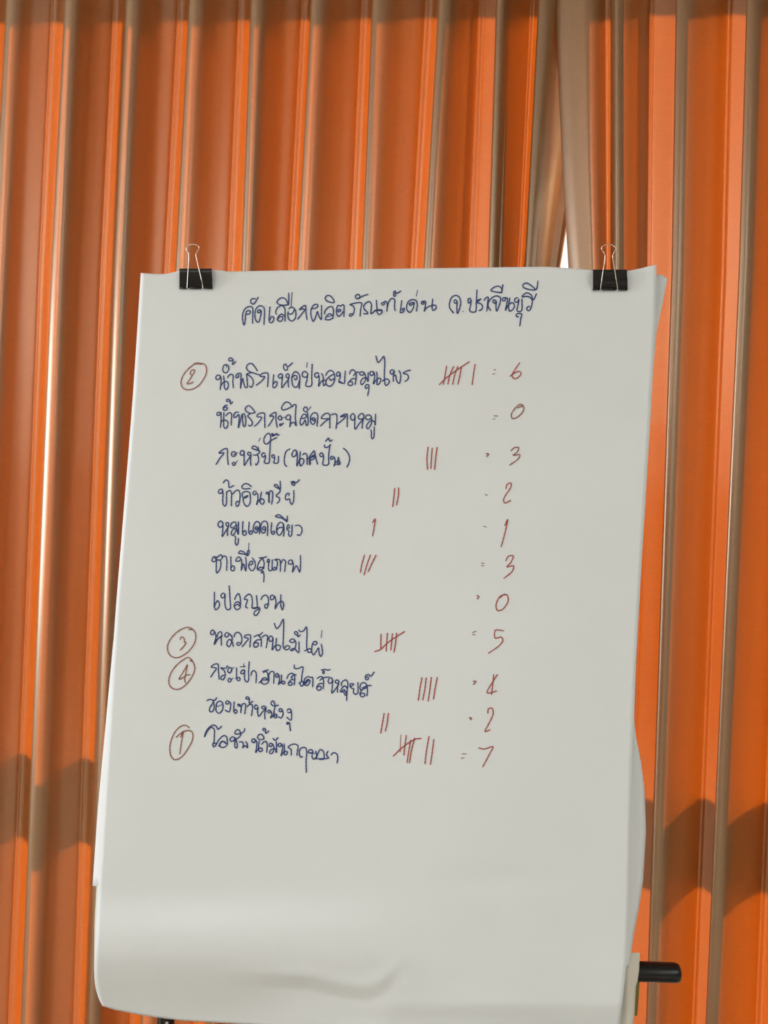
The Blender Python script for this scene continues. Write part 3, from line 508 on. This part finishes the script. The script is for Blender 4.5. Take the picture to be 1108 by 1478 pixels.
# arm: horizontal tube with a rounded black end
a0 = at(640, 1392, 1.005); a1 = at(976, 1404, .985); ax = (a1-a0).normalized(); Lr = .0107
bm = bmesh.new()
cap = [(0, 1), (.0035, .97), (.0060, .86), (.0075, .6), (.0079, .25)]
add_tube(bm, [a0]+[a1+ax*(q-.0032) for q, _ in cap], Lr, 24, [Lr]+[Lr*r for _, r in cap])
adopt(from_bm('arm', bm, M_blk, sm=True), ez)
top = at(560, 430, 1.09)
def leg(name, p0, p1, r):
    bm = bmesh.new(); d = (p1-p0).normalized(); add_tube(bm, [p0, p1-d*.02], r, 16); o = adopt(from_bm(name, bm, M_blk, sm=True), ez)
    bm = bmesh.new(); add_tube(bm, [p1-d*.035, p1-d*.004], r*1.35, 16); f = from_bm('foot', bm, mat('rubber', (.02, .02, .02), .9), sm=True)
    f.parent = o; f.matrix_parent_inverse = o.matrix_world.inverted(); return o
def to_floor(p, q, z=.012):                 # continue the line p->q down to the floor
    t_ = (z-p.z)/(q.z-p.z); return p+(q-p)*t_
pa = at(242, 1380, 1.10); pb_ = at(239.5, 1478, 1.085)
leg('leg', to_floor(pa, pb_, 1.30), to_floor(pa, pb_), .0105)
pa = at(862, 1380, 1.02); pb_ = at(860, 1478, 1.0)
leg('leg', to_floor(pa, pb_, 1.62), to_floor(pa, pb_), .0105)
rear = Vector((base.x-.0, base.y+.26, .012)); leg('leg', at(560, 520, 1.075), rear, .0095)
bm = bmesh.new(); add_tube(bm, [at(285, 470, 1.082), at(852, 470, 1.025)], .009, 14); adopt(from_bm('crossbar', bm, M_blk, sm=True), ez)
# bright screw on the left leg
bm = bmesh.new(); s0 = at(241, 1476, 1.0735); add_tube(bm, [s0, s0-fwd*.0015], .002, 12)
adopt(from_bm('screw', bm, mat('zinc', (.8, .8, .8), .3, 1)), ez)

# ---- binder clips ----
M_clip = mat('clip_black_enamel', (0.004, 0.004, 0.005), .38, 0, .35, .12)
M_wire = mat('nickel_wire', (0.80, 0.74, 0.68), .22, 1.0)
def clip(x0, x1, y0, y1, hinge, loop, label):
    pc = at((x0+x1)/2, y1, plane_d((x0+x1)/2, y1))
    t_ = thing('binder_clip', label, 'binder clip', tuple(pc), 'binder clips on the top edge')
    D0 = plane_d((x0+x1)/2, y0)
    def fd(x, y, off): return plane_d(x, y)+off
    # body: front jaw slopes from the spine to the sheet, spine on top, rear jaw behind the board
    bm = bmesh.new(); N = 8
    prof = [(y1, -.0012), (y1-2, -.0030), (y0+14, -.0066), (y0+5, -.0088), (y0+1.5, -.0090), (y0, -.0080), (y0-.6, .004), (y0-.4, .022), (y0+1, .034), (y0+4, .0355), (y1-2, .0365), (y1, .0345)]
    rings = []
    for k in range(N+1):
        x = lerp(x0, x1, k/N); rings.append([bm.verts.new(at(x+(.8 if q[0] > y0+10 and k == N else 0), q[0], fd(x, q[0], q[1]))) for q in prof])
    for a, b in zip(rings, rings[1:]):
        for i in range(len(prof)-1): bm.faces.new((a[i], a[i+1], b[i+1], b[i]))
    o = adopt(from_bm('body', bm, M_clip, sm=True), t_); s = o.modifiers.new('sheet_metal', 'SOLIDIFY'); s.thickness = .0007; s.offset = 0
    es = o.modifiers.new('edge', 'EDGE_SPLIT'); es.split_angle = R_(40)
    # rolled lip with gaps for the wire
    h0, h1 = hinge
    for a, b in ((x0-.3, h0-2.2), (h0+2.2, h1-2.2), (h1+2.2, x1+.8)):
        bm = bmesh.new(); add_tube(bm, [at(a, y1, fd(a, y1, -.0024)), at(b, y1, fd(b, y1, -.0024))], .0014, 12)
        adopt(from_bm('lip', bm, M_clip, sm=True), t_)
    # wire handle, leaning up over the spine
    P = crom(loop, 1.2); ys = [p[1] for p in P]
    pts = [at(x, y, fd(x, y, pl([(y0-36, -.0190), (y0, -.0118), (y0+14, -.0092), (y1-3, -.0052), (y1+3, -.0030)], y))) for x, y in P]
    bm = bmesh.new(); add_tube(bm, pts, .00052, 8); adopt(from_bm('wire_handle', bm, M_wire, sm=True), t_)
    # rear handle folded down behind the board
    cx = (x0+x1)/2
    P = crom([(cx-11, y1-1), (cx-7, y1+40), (cx-9, y1+48), (cx, y1+56), (cx+9, y1+48), (cx+7, y1+40), (cx+11, y1-1)], 2)
    bm = bmesh.new(); add_tube(bm, [at(x, y, fd(x, y, .0375)) for x, y in P], .00052, 8); adopt(from_bm('wire_handle', bm, M_wire, sm=True), t_)
    return t_
clip(259, 305.5, 388.5, 415.5, (271.5, 292), [(270, 416), (270.3, 411), (271.2, 395), (272.6, 369), (272.2, 366), (269, 360), (269, 357.2), (272.5, 354.2), (278, 353), (284, 353.8), (287.3, 357), (286.5, 360.5), (283, 366), (283.2, 370), (288, 392), (292.3, 411), (292.6, 416)],
     'left binder clip, matt black with a thin silver wire handle, near the top left corner')
clip(855.5, 904.5, 390, 417.5, (867, 890.5), [(866.5, 418), (866.8, 414), (870, 392), (873, 372), (872.5, 367), (868.5, 361), (868.3, 357), (871, 354.5), (877.5, 352.8), (884.5, 354.5), (888.6, 358.5), (887.5, 362), (884, 367.5), (884, 371), (887, 390), (890.5, 413), (891, 418)],
     'right binder clip, glossy black with a reflection and silver wire handle')
